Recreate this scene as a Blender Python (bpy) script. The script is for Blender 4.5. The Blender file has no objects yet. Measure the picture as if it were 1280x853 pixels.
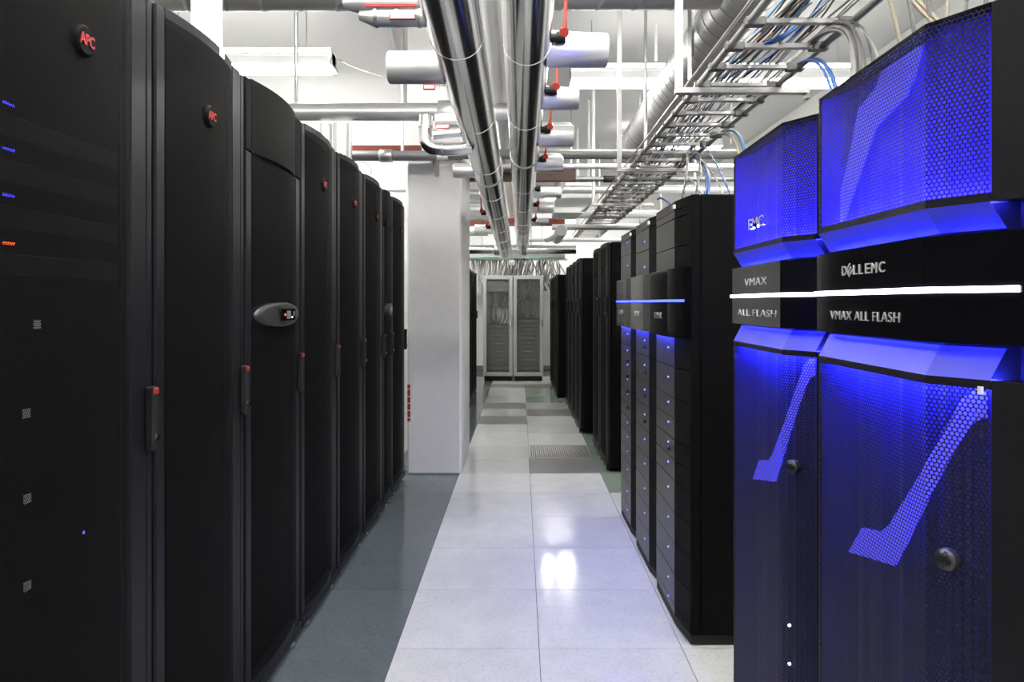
import bpy, math, random
from mathutils import Vector
random.seed(7)
C = bpy.context.scene
col = C.collection
PI = math.pi
# ------------------------------------------------------------------ camera, world, exposure
F, VX, VY, H = 870.0, 651.0, 379.0, 1.45
cam_d = bpy.data.cameras.new('camera'); cam = bpy.data.objects.new('camera', cam_d); col.objects.link(cam)
cam.location = (0, 0, H); cam.rotation_euler = (PI/2, 0, 0)
cam_d.sensor_width = 36; cam_d.lens = F/1280*36
cam_d.shift_x = -(VX-640)/1280; cam_d.shift_y = -(426.5-VY)/1280
cam_d.clip_start = 0.05
C.camera = cam
w = bpy.data.worlds.new('world'); C.world = w; w.use_nodes = True
w.node_tree.nodes['Background'].inputs[0].default_value = (0.5, 0.5, 0.52, 1)
w.node_tree.nodes['Background'].inputs[1].default_value = 0.05
C.view_settings.view_transform = 'Standard'; C.view_settings.look = 'None'
C.view_settings.exposure = 0.0; C.view_settings.gamma = 1; C.view_settings.use_curve_mapping = False
C.cycles.caustics_reflective = False; C.cycles.caustics_refractive = False
C.cycles.sample_clamp_indirect = 6.0
LAMP = 150.0        # radiance of the fluorescent tubes
BLUE = (0.035, 0.045, 1.0)

# ------------------------------------------------------------------ materials
def new_mat(name):
    m = bpy.data.materials.new(name); m.use_nodes = True
    nt = m.node_tree; return m, nt, nt.nodes['Principled BSDF']
def mat(name, c, rough=0.5, metal=0.0, var=0.12, scale=9.0, bump=0.0, spec=0.5, rvar=0.1):
    m, nt, b = new_mat(name)
    tc = nt.nodes.new('ShaderNodeTexCoord'); n = nt.nodes.new('ShaderNodeTexNoise')
    n.inputs['Scale'].default_value = scale; n.inputs['Detail'].default_value = 4
    nt.links.new(tc.outputs['Object'], n.inputs['Vector'])
    r = nt.nodes.new('ShaderNodeMapRange'); r.inputs[3].default_value = 1-var; r.inputs[4].default_value = 1+var
    nt.links.new(n.outputs['Fac'], r.inputs[0])
    v = nt.nodes.new('ShaderNodeVectorMath'); v.operation = 'SCALE'
    v.inputs[0].default_value = c; nt.links.new(r.outputs[0], v.inputs['Scale'])
    nt.links.new(v.outputs[0], b.inputs['Base Color'])
    rr = nt.nodes.new('ShaderNodeMapRange'); rr.inputs[3].default_value = rough*(1-rvar); rr.inputs[4].default_value = min(1, rough*(1+rvar))
    nt.links.new(n.outputs['Fac'], rr.inputs[0]); nt.links.new(rr.outputs[0], b.inputs['Roughness'])
    b.inputs['Metallic'].default_value = metal
    b.inputs['Specular IOR Level'].default_value = spec
    if bump:
        bp = nt.nodes.new('ShaderNodeBump'); bp.inputs['Strength'].default_value = bump; bp.inputs['Distance'].default_value = 0.01
        nt.links.new(n.outputs['Fac'], bp.inputs['Height']); nt.links.new(bp.outputs[0], b.inputs['Normal'])
    return m
def emit(name, c, s):
    m, nt, b = new_mat(name)
    b.inputs['Base Color'].default_value = (*[min(1, x) for x in c], 1)
    b.inputs['Emission Color'].default_value = (*c, 1); b.inputs['Emission Strength'].default_value = s
    return m
def holes(name, c, pitch, rad, rough=0.4, metal=0.0, spec=0.5):
    """perforated sheet: staggered round holes cut through, pattern in UV metres"""
    m, nt, b = new_mat(name)
    N = nt.nodes.new; L = nt.links.new
    b.inputs['Base Color'].default_value = (*c, 1); b.inputs['Roughness'].default_value = rough
    b.inputs['Metallic'].default_value = metal; b.inputs['Specular IOR Level'].default_value = spec
    def mth(op, a, bb=None):
        x = N('ShaderNodeMath'); x.operation = op
        for i, q in enumerate((a, bb)):
            if q is None: continue
            if isinstance(q, (int, float)): x.inputs[i].default_value = q
            else: L(q, x.inputs[i])
        return x.outputs[0]
    uv = N('ShaderNodeUVMap'); s = N('ShaderNodeSeparateXYZ'); L(uv.outputs[0], s.inputs[0])
    v = mth('DIVIDE', s.outputs[1], pitch*0.866)
    row = mth('FLOOR', v)
    off = mth('MULTIPLY', mth('MODULO', row, 2.0), 0.5)
    u = mth('ADD', mth('DIVIDE', s.outputs[0], pitch), off)
    fu = mth('SUBTRACT', mth('FRACT', u), 0.5)
    fv = mth('MULTIPLY', mth('SUBTRACT', mth('FRACT', v), 0.5), 0.866)
    d = mth('SQRT', mth('ADD', mth('MULTIPLY', fu, fu), mth('MULTIPLY', fv, fv)))
    h = mth('LESS_THAN', d, rad)
    t = N('ShaderNodeBsdfTransparent'); mx = N('ShaderNodeMixShader')
    L(h, mx.inputs[0]); L(b.outputs[0], mx.inputs[1]); L(t.outputs[0], mx.inputs[2])
    L(mx.outputs[0], nt.nodes['Material Output'].inputs['Surface'])
    return m
def terrazzo(name, c, c2, rough=0.125):
    m, nt, b = new_mat(name); N = nt.nodes.new; L = nt.links.new
    tc = N('ShaderNodeTexCoord'); g = N('ShaderNodeNewGeometry')
    v = N('ShaderNodeTexVoronoi'); v.inputs['Scale'].default_value = 120
    n = N('ShaderNodeTexNoise'); n.inputs['Scale'].default_value = 6; n.inputs['Detail'].default_value = 5
    L(g.outputs['Position'], v.inputs['Vector']); L(g.outputs['Position'], n.inputs['Vector'])
    r = N('ShaderNodeValToRGB'); e = r.color_ramp.elements
    e[0].position = 0.0; e[0].color = (*c2, 1); e[1].position = 1.0; e[1].color = (*c, 1)
    e.new(0.22).color = (*[0.45*a+0.55*q for a, q in zip(c2, c)], 1); e.new(0.3).color = (*c, 1)
    sp = N('ShaderNodeSeparateColor'); L(v.outputs['Color'], sp.inputs[0]); L(sp.outputs[0], r.inputs[0])
    mr = N('ShaderNodeMapRange'); mr.inputs[3].default_value = 0.88; mr.inputs[4].default_value = 1.1
    L(n.outputs['Fac'], mr.inputs[0])
    oi = N('ShaderNodeObjectInfo'); mo = N('ShaderNodeMapRange'); mo.inputs[3].default_value = 0.94; mo.inputs[4].default_value = 1.04
    L(oi.outputs['Random'], mo.inputs[0])
    mm = N('ShaderNodeMath'); mm.operation = 'MULTIPLY'; L(mr.outputs[0], mm.inputs[0]); L(mo.outputs[0], mm.inputs[1])
    vm = N('ShaderNodeVectorMath'); vm.operation = 'SCALE'; L(r.outputs[0], vm.inputs[0]); L(mm.outputs[0], vm.inputs['Scale'])
    L(vm.outputs[0], b.inputs['Base Color']); b.inputs['Roughness'].default_value = rough
    return m
M = {}
M['wall'] = mat('white_paint', (0.74, 0.74, 0.73), 0.7, var=0.04, scale=3, bump=0.15)
M['ceiling'] = mat('ceiling_paint', (0.66, 0.66, 0.655), 0.8, var=0.03, scale=2)
M['plaster'] = mat('rough_plaster', (0.80, 0.79, 0.775), 0.8, var=0.05, scale=11, bump=0.3)
M['slab'] = mat('floor_slab', (0.10, 0.10, 0.09), 0.9)
M['tile_white'] = terrazzo('pale_terrazzo', (0.72, 0.735, 0.715), (0.64, 0.655, 0.64))
M['tile_green'] = terrazzo('green_grey_terrazzo', (0.125, 0.15, 0.155), (0.10, 0.122, 0.126))
M['tile_leaf'] = terrazzo('leaf_green_terrazzo', (0.26, 0.33, 0.27), (0.22, 0.28, 0.23))
M['tile_grey'] = terrazzo('grey_vinyl', (0.26, 0.26, 0.25), (0.20, 0.20, 0.20), 0.3)
M['grate'] = mat('grate_metal', (0.34, 0.34, 0.33), 0.45, 0.6)
M['black'] = mat('black_powder_coat', (0.003, 0.003, 0.0035), 0.6, bump=0.05, scale=60, spec=0.05)
M['black_soft'] = mat('black_door_frame', (0.008, 0.0076, 0.0088), 0.42, scale=40, spec=0.14)
M['charcoal'] = mat('charcoal_panel', (0.006, 0.0058, 0.0055), 0.6, scale=30, spec=0.04)
M['void'] = mat('dark_inside', (0.003, 0.003, 0.003), 0.8, spec=0.0)
M['gear'] = mat('dark_server_bezel', (0.007, 0.007, 0.008), 0.6, spec=0.05)
M['mesh_left'] = holes('black_fine_mesh', (0.0075, 0.007, 0.0068), 0.0042, 0.34, 0.6, 0.0, 0.06)
M['mesh_front'] = holes('black_hex_mesh', (0.010, 0.0095, 0.011), 0.0078, 0.38, 0.5, 0.0, 0.15)
M['mesh_grey'] = holes('grey_mesh', (0.13, 0.13, 0.13), 0.006, 0.42, 0.4)
M['gloss'] = mat('gloss_black', (0.003, 0.003, 0.004), 0.09, var=0.05, spec=0.4, rvar=0.0)
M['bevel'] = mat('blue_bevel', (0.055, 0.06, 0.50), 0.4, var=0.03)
M['inner'] = mat('blue_light_tinted_panel', (0.012, 0.010, 0.11), 0.5, var=0.35, scale=6)  # blue LED light tinted into the panel colour
M['swoosh'] = emit('painted_swoosh_glow', (0.09, 0.08, 0.85), 0.8)  # blue reflection behind the mesh, painted as emission
M['front_grey'] = mat('storage_front', (0.036, 0.035, 0.034), 0.38, scale=25, spec=0.4)
M['chrome'] = mat('chrome', (0.85, 0.84, 0.82), 0.12, 1.0, var=0.03)
M['letter'] = mat('satin_letter_metal', (0.78, 0.77, 0.75), 0.38, 0.75, var=0.03)
M['steel'] = mat('galvanised', (0.48, 0.48, 0.47), 0.36, 0.9, var=0.22, scale=14)
M['steel_dark'] = mat('dull_grey_pipe', (0.20, 0.20, 0.195), 0.5, 0.5, var=0.15)
M['alu'] = mat('aluminium_jacket', (0.84, 0.84, 0.83), 0.15, 1.0, var=0.05, scale=5, rvar=0.25)
M['duct'] = mat('galvanised_duct', (0.32, 0.32, 0.315), 0.5, 0.4, var=0.18, scale=9)
M['alu_white'] = mat('bright_jacket', (0.90, 0.90, 0.89), 0.34, 0.7, var=0.05, scale=8)
M['ladder'] = mat('zinc_ladder', (0.42, 0.41, 0.40), 0.38, 0.85, var=0.2, scale=20)
M['clamp'] = mat('dark_clamp', (0.15, 0.145, 0.14), 0.45, 0.7)
M['white'] = mat('white_enamel', (0.82, 0.82, 0.81), 0.4, var=0.03)
M['rubber'] = mat('black_rubber', (0.010, 0.010, 0.010), 0.6, spec=0.25)
M['knob'] = mat('dark_lock_metal', (0.035, 0.033, 0.032), 0.35, 0.5)
M['red'] = mat('red_plastic', (0.27, 0.030, 0.014), 0.5, spec=0.3)
M['red_paint'] = mat('red_oxide_steel', (0.14, 0.022, 0.009), 0.7)
M['brown_paint'] = mat('brown_oxide_steel', (0.030, 0.0095, 0.006), 0.7)
M['paper'] = mat('label_white', (0.8, 0.8, 0.78), 0.6, var=0.03)
M['grey_cab'] = mat('grey_cabinet', (0.42, 0.42, 0.415), 0.45, scale=20)
M['lamp'] = emit('fluorescent_tube', (1.0, 0.985, 0.95), LAMP)
M['lamp_far'] = emit('bright_tube', (1.0, 0.985, 0.95), LAMP*2.6)
M['lamp_aisle_fill'] = emit('added_aisle_tube', (1.0, 0.985, 0.95), LAMP*1.1)  # tubes of the fittings added to brighten the aisle
M['lamp_up_fill'] = emit('added_dim_up_tube', (1.0, 0.985, 0.95), LAMP*0.10)  # added upward tubes that brighten the ceiling
M['led_white'] = emit('white_light_bar', (0.82, 0.88, 1.0), 9.0)
M['led_bar_blue'] = emit('blue_light_bar', (0.045, 0.075, 1.0), 4.5)
M['led_blue'] = emit('blue_led_strip', BLUE, 460.0)
M['led_dim'] = emit('blue_led_strip_dim', BLUE, 34.0)
M['led_lower'] = emit('blue_led_strip_strong', BLUE, 750.0)
M['led_under'] = emit('blue_under_light', BLUE, 120.0)
M['glow_panel'] = emit('blue_panel_painted_glow', (0.04, 0.02, 0.80), 0.15)  # blue light behind the upper mesh painted as panel emission
M['dot'] = emit('blue_led', (0.10, 0.12, 1.0), 5.0)
M['dot_dim'] = emit('blue_led_dim', (0.05, 0.05, 1.0), 2.0)
M['dot_white'] = emit('pale_blue_led', (0.5, 0.6, 1.0), 5.0)
M['dot_red'] = emit('orange_led', (1.0, 0.12, 0.02), 1.5)
M['screen'] = emit('display_glass', (0.10, 0.11, 0.11), 0.6)
M['red_ink'] = mat('red_ink', (0.38, 0.02, 0.018), 0.6)
for nm, c in dict(cable_white=(0.62, 0.62, 0.60), cable_blue=(0.012, 0.06, 0.24), cable_orange=(0.65, 0.22, 0.07),
                  cable_black=(0.03, 0.03, 0.03), cable_grey=(0.15, 0.145, 0.14), cable_tan=(0.34, 0.29, 0.22), cable_green=(0.48, 0.72, 0.60),
                  cable_sky=(0.10, 0.26, 0.48)).items():
    M[nm] = mat(nm, c, 0.5)

# ------------------------------------------------------------------ mesh helpers
class MB:
    def __init__(s): s.v = []; s.f = []; s.uv = {}; s.sm = []
    def _add(s, vs, fs, smooth=False, uvs=None):
        o = len(s.v); s.v += [tuple(p) for p in vs]
        for i, f in enumerate(fs):
            if uvs: s.uv[len(s.f)] = uvs[i]
            s.f.append([o+k for k in f]); s.sm.append(smooth)
        return s
    def box(s, x0, x1, y0, y1, z0, z1, bev=0.0):
        if bev <= 0:
            vs = [(x, y, z) for x in (x0, x1) for y in (y0, y1) for z in (z0, z1)]
            return s._add(vs, [(0,1,3,2),(4,6,7,5),(0,4,5,1),(2,3,7,6),(0,2,6,4),(1,5,7,3)])
        b = bev; vs = []; 
        for sx, x in ((1,x0),(-1,x1)):
            for sy, y in ((1,y0),(-1,y1)):
                for sz, z in ((1,z0),(-1,z1)):
                    vs += [(x, y+sy*b, z+sz*b), (x+sx*b, y, z+sz*b), (x+sx*b, y+sy*b, z)]
        I = lambda i, j, k, a: ((i*2+j)*2+k)*3+a
        fs = []
        for i in (0,1): fs.append([I(i,0,0,0), I(i,0,1,0), I(i,1,1,0), I(i,1,0,0)][::1 if i == 0 else -1])
        for j in (0,1): fs.append([I(0,j,0,1), I(1,j,0,1), I(1,j,1,1), I(0,j,1,1)][::1 if j == 0 else -1])
        for k in (0,1): fs.append([I(0,0,k,2), I(0,1,k,2), I(1,1,k,2), I(1,0,k,2)][::1 if k == 0 else -1])
        for j in (0,1):
            for k in (0,1): fs.append([I(0,j,k,1), I(1,j,k,1), I(1,j,k,2), I(0,j,k,2)])
        for i in (0,1):
            for k in (0,1): fs.append([I(i,0,k,0), I(i,1,k,0), I(i,1,k,2), I(i,0,k,2)])
        for i in (0,1):
            for j in (0,1): fs.append([I(i,j,0,0), I(i,j,1,0), I(i,j,1,1), I(i,j,0,1)])
        for i in (0,1):
            for j in (0,1):
                for k in (0,1): fs.append([I(i,j,k,0), I(i,j,k,1), I(i,j,k,2)])
        return s._add(vs, fs)
    def prism(s, poly, z0, z1):
        n = len(poly)
        vs = [(x, y, z0) for x, y in poly]+[(x, y, z1) for x, y in poly]
        fs = [list(range(n))[::-1], list(range(n, 2*n))]+[(i, (i+1) % n, n+(i+1) % n, n+i) for i in range(n)]
        return s._add(vs, fs)
    def tube(s, pts, r, n=8, caps=True, rf=None, squash=None):
        pts = [Vector(p) for p in pts]; rings = []; 
        up = None
        for i, p in enumerate(pts):
            t = (pts[min(i+1, len(pts)-1)]-pts[max(i-1, 0)])
            if t.length < 1e-9: t = Vector((0,0,1))
            t.normalize()
            if up is None:
                up = Vector((0,0,1)) if abs(t.z) < 0.9 else Vector((0,1,0))
            a = t.cross(up)
            if a.length < 1e-6: a = t.cross(Vector((1,0,0)))
            a.normalize(); b = a.cross(t); up = b
            rr = rf[i] if rf else r
            rings.append([p+(a*math.cos(2*PI*k/n)+b*math.sin(2*PI*k/n))*rr for k in range(n)])
        vs = [q for R in rings for q in R]; fs = []
        for i in range(len(rings)-1):
            for k in range(n):
                fs.append((i*n+k, i*n+(k+1) % n, (i+1)*n+(k+1) % n, (i+1)*n+k))
        s._add(vs, fs, True)
        if caps:
            s._add(rings[0], [list(range(n))[::-1]]); s._add(rings[-1], [list(range(n))])
        return s
    def cyl(s, p0, p1, r, n=16, chamfer=0.0):
        p0, p1 = Vector(p0), Vector(p1); d = (p1-p0).normalized()
        if chamfer: return s.tube([p0, p0, p0+d*chamfer, p1-d*chamfer, p1, p1], r, n, rf=[r-chamfer, r-chamfer, r, r, r-chamfer, r-chamfer]) if False else s.tube([p0, p0+d*chamfer, p1-d*chamfer, p1], r, n, rf=[r-chamfer, r, r, r-chamfer])
        return s.tube([p0, p1], r, n)
    def strip(s, cols, zs, uv=True, smooth=False):
        """sheet over plan points cols [(x,y)] and heights zs, UV in metres"""
        n = len(cols); m = len(zs); vs = [(x, y, z) for z in zs for x, y in cols]
        u = [0]
        for i in range(1, n): u.append(u[-1]+math.hypot(cols[i][0]-cols[i-1][0], cols[i][1]-cols[i-1][1]))
        fs = []; uvs = []
        for j in range(m-1):
            for i in range(n-1):
                fs.append((j*n+i, j*n+i+1, (j+1)*n+i+1, (j+1)*n+i))
                uvs.append([(u[i], zs[j]), (u[i+1], zs[j]), (u[i+1], zs[j+1]), (u[i], zs[j+1])])
        return s._add(vs, fs, smooth, uvs)
    def build(s, name, m, parent=None, loc=None):
        me = bpy.data.meshes.new(name)
        vs = s.v if loc is None else [(x-loc[0], y-loc[1], z-loc[2]) for x, y, z in s.v]
        me.from_pydata(vs, [], s.f); me.update()
        me.polygons.foreach_set('use_smooth', s.sm)
        if s.uv:
            L = me.uv_layers.new(name='UVMap')
            for p in me.polygons:
                if p.index in s.uv:
                    for li, q in zip(p.loop_indices, s.uv[p.index]): L.data[li].uv = q
        me.materials.append(M[m] if isinstance(m, str) else m)
        o = bpy.data.objects.new(name, me); col.objects.link(o)
        if loc is not None: o.location = loc
        if parent: o.parent = parent
        return o
def tag(o, label=None, cat=None, group=None, kind=None):
    if label: o['label'] = label
    if cat: o['category'] = cat
    if group: o['group'] = group
    if kind: o['kind'] = kind
    return o
def thing(name, label, cat, loc=(0,0,0), rz=0.0, group=None):
    o = bpy.data.objects.new(name, None); col.objects.link(o); o.location = loc; o.rotation_euler = (0,0,rz)
    o.empty_display_size = 0.1
    return tag(o, label, cat, group)
def struct(name, mb, m, label=None): 
    return tag(mb.build(name, m), label, None, None, 'structure')
def P(x, y, Y):
    """photograph pixel at depth Y -> point"""
    return ((x-VX)/F*Y, Y, H+(VY-y)/F*Y)
def bez(p0, p1, p2, n=10, p3=None):
    p0, p1, p2 = Vector(p0), Vector(p1), Vector(p2); out = []
    for i in range(n+1):
        t = i/n
        if p3 is None: out.append(p0*(1-t)**2+p1*2*t*(1-t)+p2*t*t)
        else: out.append(p0*(1-t)**3+p1*3*t*(1-t)**2+p2*3*t*t*(1-t)+Vector(p3)*t**3)
    return out
def lettering(txt, size, depth, m, parent, fx, y0, z0, width=None, name='lettering', shear=0.0, spacing=1.0, label=None, slope=0.0, bold=0.0):
    """raised letters on a face whose outward normal is local +x; reads along local +y"""
    cu = bpy.data.curves.new('text', 'FONT'); cu.body = txt; cu.size = size; cu.extrude = depth/2; cu.shear = shear
    cu.space_character = spacing; cu.align_x = 'CENTER'; cu.align_y = 'CENTER'; cu.resolution_u = 3; cu.offset = bold
    t = bpy.data.objects.new('text', cu); col.objects.link(t)
    bpy.context.view_layer.update()
    me = bpy.data.meshes.new_from_object(t.evaluated_get(bpy.context.evaluated_depsgraph_get()))
    bpy.data.objects.remove(t); bpy.data.curves.remove(cu)
    xs = [v.co.x for v in me.vertices]; k = 1.0
    if width and xs: k = width/(max(xs)-min(xs))
    for v in me.vertices:
        x, y, z = v.co; v.co = (fx+z+slope*x*k, y0+x*k, z0+y)
    me.materials.clear(); me.materials.append(M[m]); me.name = name
    o = bpy.data.objects.new(name, me); col.objects.link(o); o.parent = parent
    if label: o['label'] = label
    return o

# ------------------------------------------------------------------ the setting
XL, XR, YF, YB, ZC = -3.6, 3.4, -2.2, 15.0, 3.85
GX = [-1.723-0.6*k for k in (2, 1)]+[-1.723, -1.123, -0.523, 0.077, 0.677, 1.277, 1.877, 2.477]
Y0 = 2.92-0.6*6
fl = struct('floor', MB().box(XL-0.1, XR+0.1, YF-0.1, YB+0.1, -0.12, -0.012), 'slab')
kinds = {}
for k in range(-1, 30):
    pass
tile_mb = MB().box(0.0015, 0.5985, 0.0015, 0.5985, -0.012, 0.0)
tile_mesh = {}
NY = 24
for j in range(NY):
    y = Y0+0.6*j
    for i, x in enumerate(GX):
        if y+0.6 > YB: continue
        if x < -2.4 and y < 8: continue
        m = 'tile_white'
        if x < -0.6 and y < 6.4: m = 'tile_green'
        if i == 4 and 8.3 < y < 8.6: m = 'tile_grey'
        if i == 4 and 9.5 < y < 9.7: m = 'tile_grey'
        if i == 5 and 8.9 < y < 9.1: m = 'tile_grey'
        if i == 5 and 5.9 < y < 6.1: m = 'tile_grey'
        if i in (4, 5) and 11.9 < y < 12.0: m = 'tile_grey'
        if i in (5, 6) and 10.1 < y < 11.6: m = 'tile_leaf'
        if i == 6 and 4.9 < y < 8.5: m = 'tile_leaf'
        if i == 3 and y > 6.4: m = 'tile_green'
        if i == 5 and 6.5 < y < 6.6: continue
        if m not in tile_mesh:
            o = tile_mb.build('floor_tile', m); tile_mesh[m] = o.data
        else:
            o = bpy.data.objects.new('floor_tile', tile_mesh[m]); col.objects.link(o)
        o.location = (x, y, 0); o.parent = fl
# ventilated tile
gx, gy = GX[5], Y0+0.6*11
while not (6.4 < gy < 6.7): gy += 0.6 if gy < 6.5 else -0.6
g = MB()
g.box(gx+.002, gx+.598, gy+.002, gy+.03, -.012, 0); g.box(gx+.002, gx+.598, gy+.57, gy+.598, -.012, 0)
g.box(gx+.002, gx+.02, gy+.03, gy+.57, -.012, 0); g.box(gx+.58, gx+.598, gy+.03, gy+.57, -.012, 0)
gt = tag(g.build('vent_tile', 'grate', fl), 'slotted metal vent tile in the pale floor')
g = MB()
for k in range(27):
    x = gx+.03+k*.0203
    g.box(x, x+.011, gy+.03, gy+.57, -.011, -.001)
tag(g.build('grate_bars', 'grate', gt), kind='stuff')
# walls
struct('wall_right', MB().box(XR, XR+.1, YF, YB, 0, ZC), 'wall')
struct('wall_back', MB().box(-2.05, XR+.1, YB, YB+.1, 0, ZC), 'wall')
struct('wall_front', MB().box(XL-.1, XR+.1, YF-.1, YF, 0, ZC), 'wall')
struct('wall_left', MB().box(XL-.1, XL, YF, 6.95, 0, ZC), 'wall')
struct('wall_left_end', MB().box(XL-.1, -0.94, 6.88, 7.0, 0, ZC), 'wall')
struct('wall_left_far', MB().box(-2.05, -1.95, 7.0, YB, 0, ZC), 'wall')
struct('ceiling', MB().box(XL-.1, XR+.1, YF-.1, YB+.1, ZC, ZC+.12), 'ceiling')
cv = MB(); pr = []
for k in range(13):
    a = k/12*PI/2
    pr.append((6.88-1.25*(1-math.cos(a)), ZC-0.95*(1-math.sin(a))))
vs = [(x, y, z) for x in (XL, -0.94) for y, z in pr]
cv._add(vs, [(k, k+1, 13+k+1, 13+k) for k in range(12)], True)
cv._add([(-0.94, y, z) for y, z in pr]+[(-0.94, 6.88, ZC)], [list(range(14))])
struct('trim_1', cv, 'ceiling', 'white coved curve between end wall and ceiling')
pl = MB(); pl.box(-0.96, -0.506, 5.89, 6.88, 0, ZC, 0.012)
pil = struct('wall_pillar', pl, 'plaster', 'white plastered pillar at the end of the left rack row')
struct('baseboard_back', MB().box(-1.4, XR, YB-.02, YB, 0, .1), 'steel_dark')

# ------------------------------------------------------------------ fluorescent fixtures
def fixture(x0, x1, Y, z, label, tray=0.26, group='ceiling light fittings', lamp='lamp'):
    t = thing('ceiling_light', label, 'light', ((x0+x1)/2, Y, z), 0, group)
    L2 = (x1-x0)/2
    h = MB(); h.prism([(-L2, -.05), (L2, -.05), (L2, .05), (-L2, .05)], .02, .11)
    # sloping reflector wings
    for s in (-1, 1):
        h._add([(-L2, s*.05, .075), (L2, s*.05, .075), (L2, s*tray/2, .0), (-L2, s*tray/2, .0),
                (-L2, s*.05, .085), (L2, s*.05, .085), (L2, s*tray/2, .008), (-L2, s*tray/2, .008)],
               [(0,1,2,3),(4,7,6,5),(2,6,7,3),(0,3,7,4),(1,5,6,2)])
    for s in (-1, 1):
        xx = s*L2
        h._add([(xx, -tray/2, 0), (xx, tray/2, 0), (xx, .05, .11), (xx, -.05, .11)], [(0,1,2,3)])
    h.build('reflector_housing', 'white', t)
    for s in (-1, 1):
        MB().cyl((-L2+.03, s*.055, -.012), (L2-.03, s*.055, -.012), .017, 10).build('tube_lamp', lamp, t)
    MB().cyl((-L2+.03, 0, .15), (L2-.03, 0, .15), .017, 10).build('added_up_tube', 'lamp_up_fill', t)  # up-facing tube added to lift the ceiling
    for s in (-.7, .7):
        MB().cyl((s*L2, 0, .11), (s*L2, 0, ZC-z), .006, 6).build('hanger_rod', 'steel', t)
    return t
zl = H+(VY-86)/F*5.55
fixture(-2.95, -1.49, 5.55, zl, 'white fluorescent fitting under the ceiling above the left rack row')
fixture(.42, 1.62, 5.9, H+(VY-104)/F*5.9, 'fluorescent fitting right of the pipes, nearer end of the right run')
fixture(1.66, 2.86, 5.9, H+(VY-104)/F*5.9, 'fluorescent fitting behind the cable ladder, outer end of the right run')
fixture(.45, 1.1, 13.0, 3.4, 'far fluorescent fitting beyond the white duct', lamp='lamp_far')
fixture(-1.7, -.7, 8.6, 3.45, 'added fluorescent fitting out of sight beyond the pillar')  # out of sight, added for the room light
fixture(1.3, 2.7, 9.4, 3.55, 'added far fluorescent fitting behind the right rack row')  # added for the room light at the far right
fixture(-1.75, -1.0, 11.2, 3.5, 'added hidden fluorescent fitting over the racks beyond the pillar', lamp='lamp_far')  # out of sight, added to brighten the back
fixture(-.9, .6, 3.15, 3.62, 'added fluorescent fitting hidden above the big pipes over the aisle', lamp='lamp_aisle_fill')  # unseen, added to brighten floor and pillar
fixture(-.75, .75, 1.75, 3.62, 'added unseen fluorescent fitting overhead across the pipes near the camera', lamp='lamp_aisle_fill')  # unseen aisle light added to brighten the floor
fixture(-.75, .65, .35, 3.6, 'added unseen fluorescent fitting overhead between the pipes and the camera')  # out of frame, added as extra downlight on the aisle
for k, (x0, x1, y) in enumerate([(-2.9, -1.4, 2.0), (.9, 2.4, 2.2), (-2.9, -1.4, -1.0), (.7, 2.2, -1.0)]):  # unseen fittings added for the room light
    fixture(x0, x1, y, 3.6, ['added unseen fluorescent fitting overhead left of the camera', 'added unseen fluorescent fitting overhead above the blue cabinets',
        'added unseen fluorescent fitting behind the camera on the left', 'added unseen fluorescent fitting behind the camera on the right', 'fluorescent fitting at the back wall'][k])

# ------------------------------------------------------------------ black racks
def arc_plan(y0, y1, bulge, n=10, x0=0.0):
    return [(x0+bulge*(1-(2*i/n-1)**2), y0+(y1-y0)*i/n) for i in range(n+1)]
def feet(t, W, xs=(-.035,), r=.018):
    for x in xs:
        for s in (-1, 1):
            o = MB(); o.cyl((x, s*(W/2-.1), 0), (x, s*(W/2-.1), .02), r, 10, .004); o.cyl((x, s*(W/2-.1), .02), (x, s*(W/2-.1), .07), .008, 8)
            o.build('levelling_foot', 'steel_dark', t)
def handle(t, W, z0, z1, y=None, tip='red'):
    y = W/2-.036 if y is None else y
    h = MB().box(0, .022, y-.013, y+.013, z0, z1, .004).build('handle', 'rubber', t)
    MB().box(.004, .025, y-.011, y+.011, z1-.02, z1-.003, .002).build('release_tab', tip, h)
    MB().cyl((.02, y+.002, z0+.035), (.027, y+.002, z0+.035), .008, 10).build('lock_button', 'chrome', h)
def badge(t, y, z, fx):
    b = MB(); n = 20
    b.tube([(fx-.006, y, z), (fx+.004, y, z), (fx+.009, y, z)], .036, n, rf=[.034, .034, .028])
    bo = b.build('badge', 'charcoal', t)
    lettering('APC', .034, .003, 'red_ink', bo, fx+.0095, y, z, width=.05, label='red raised letters', bold=.0008)
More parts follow.
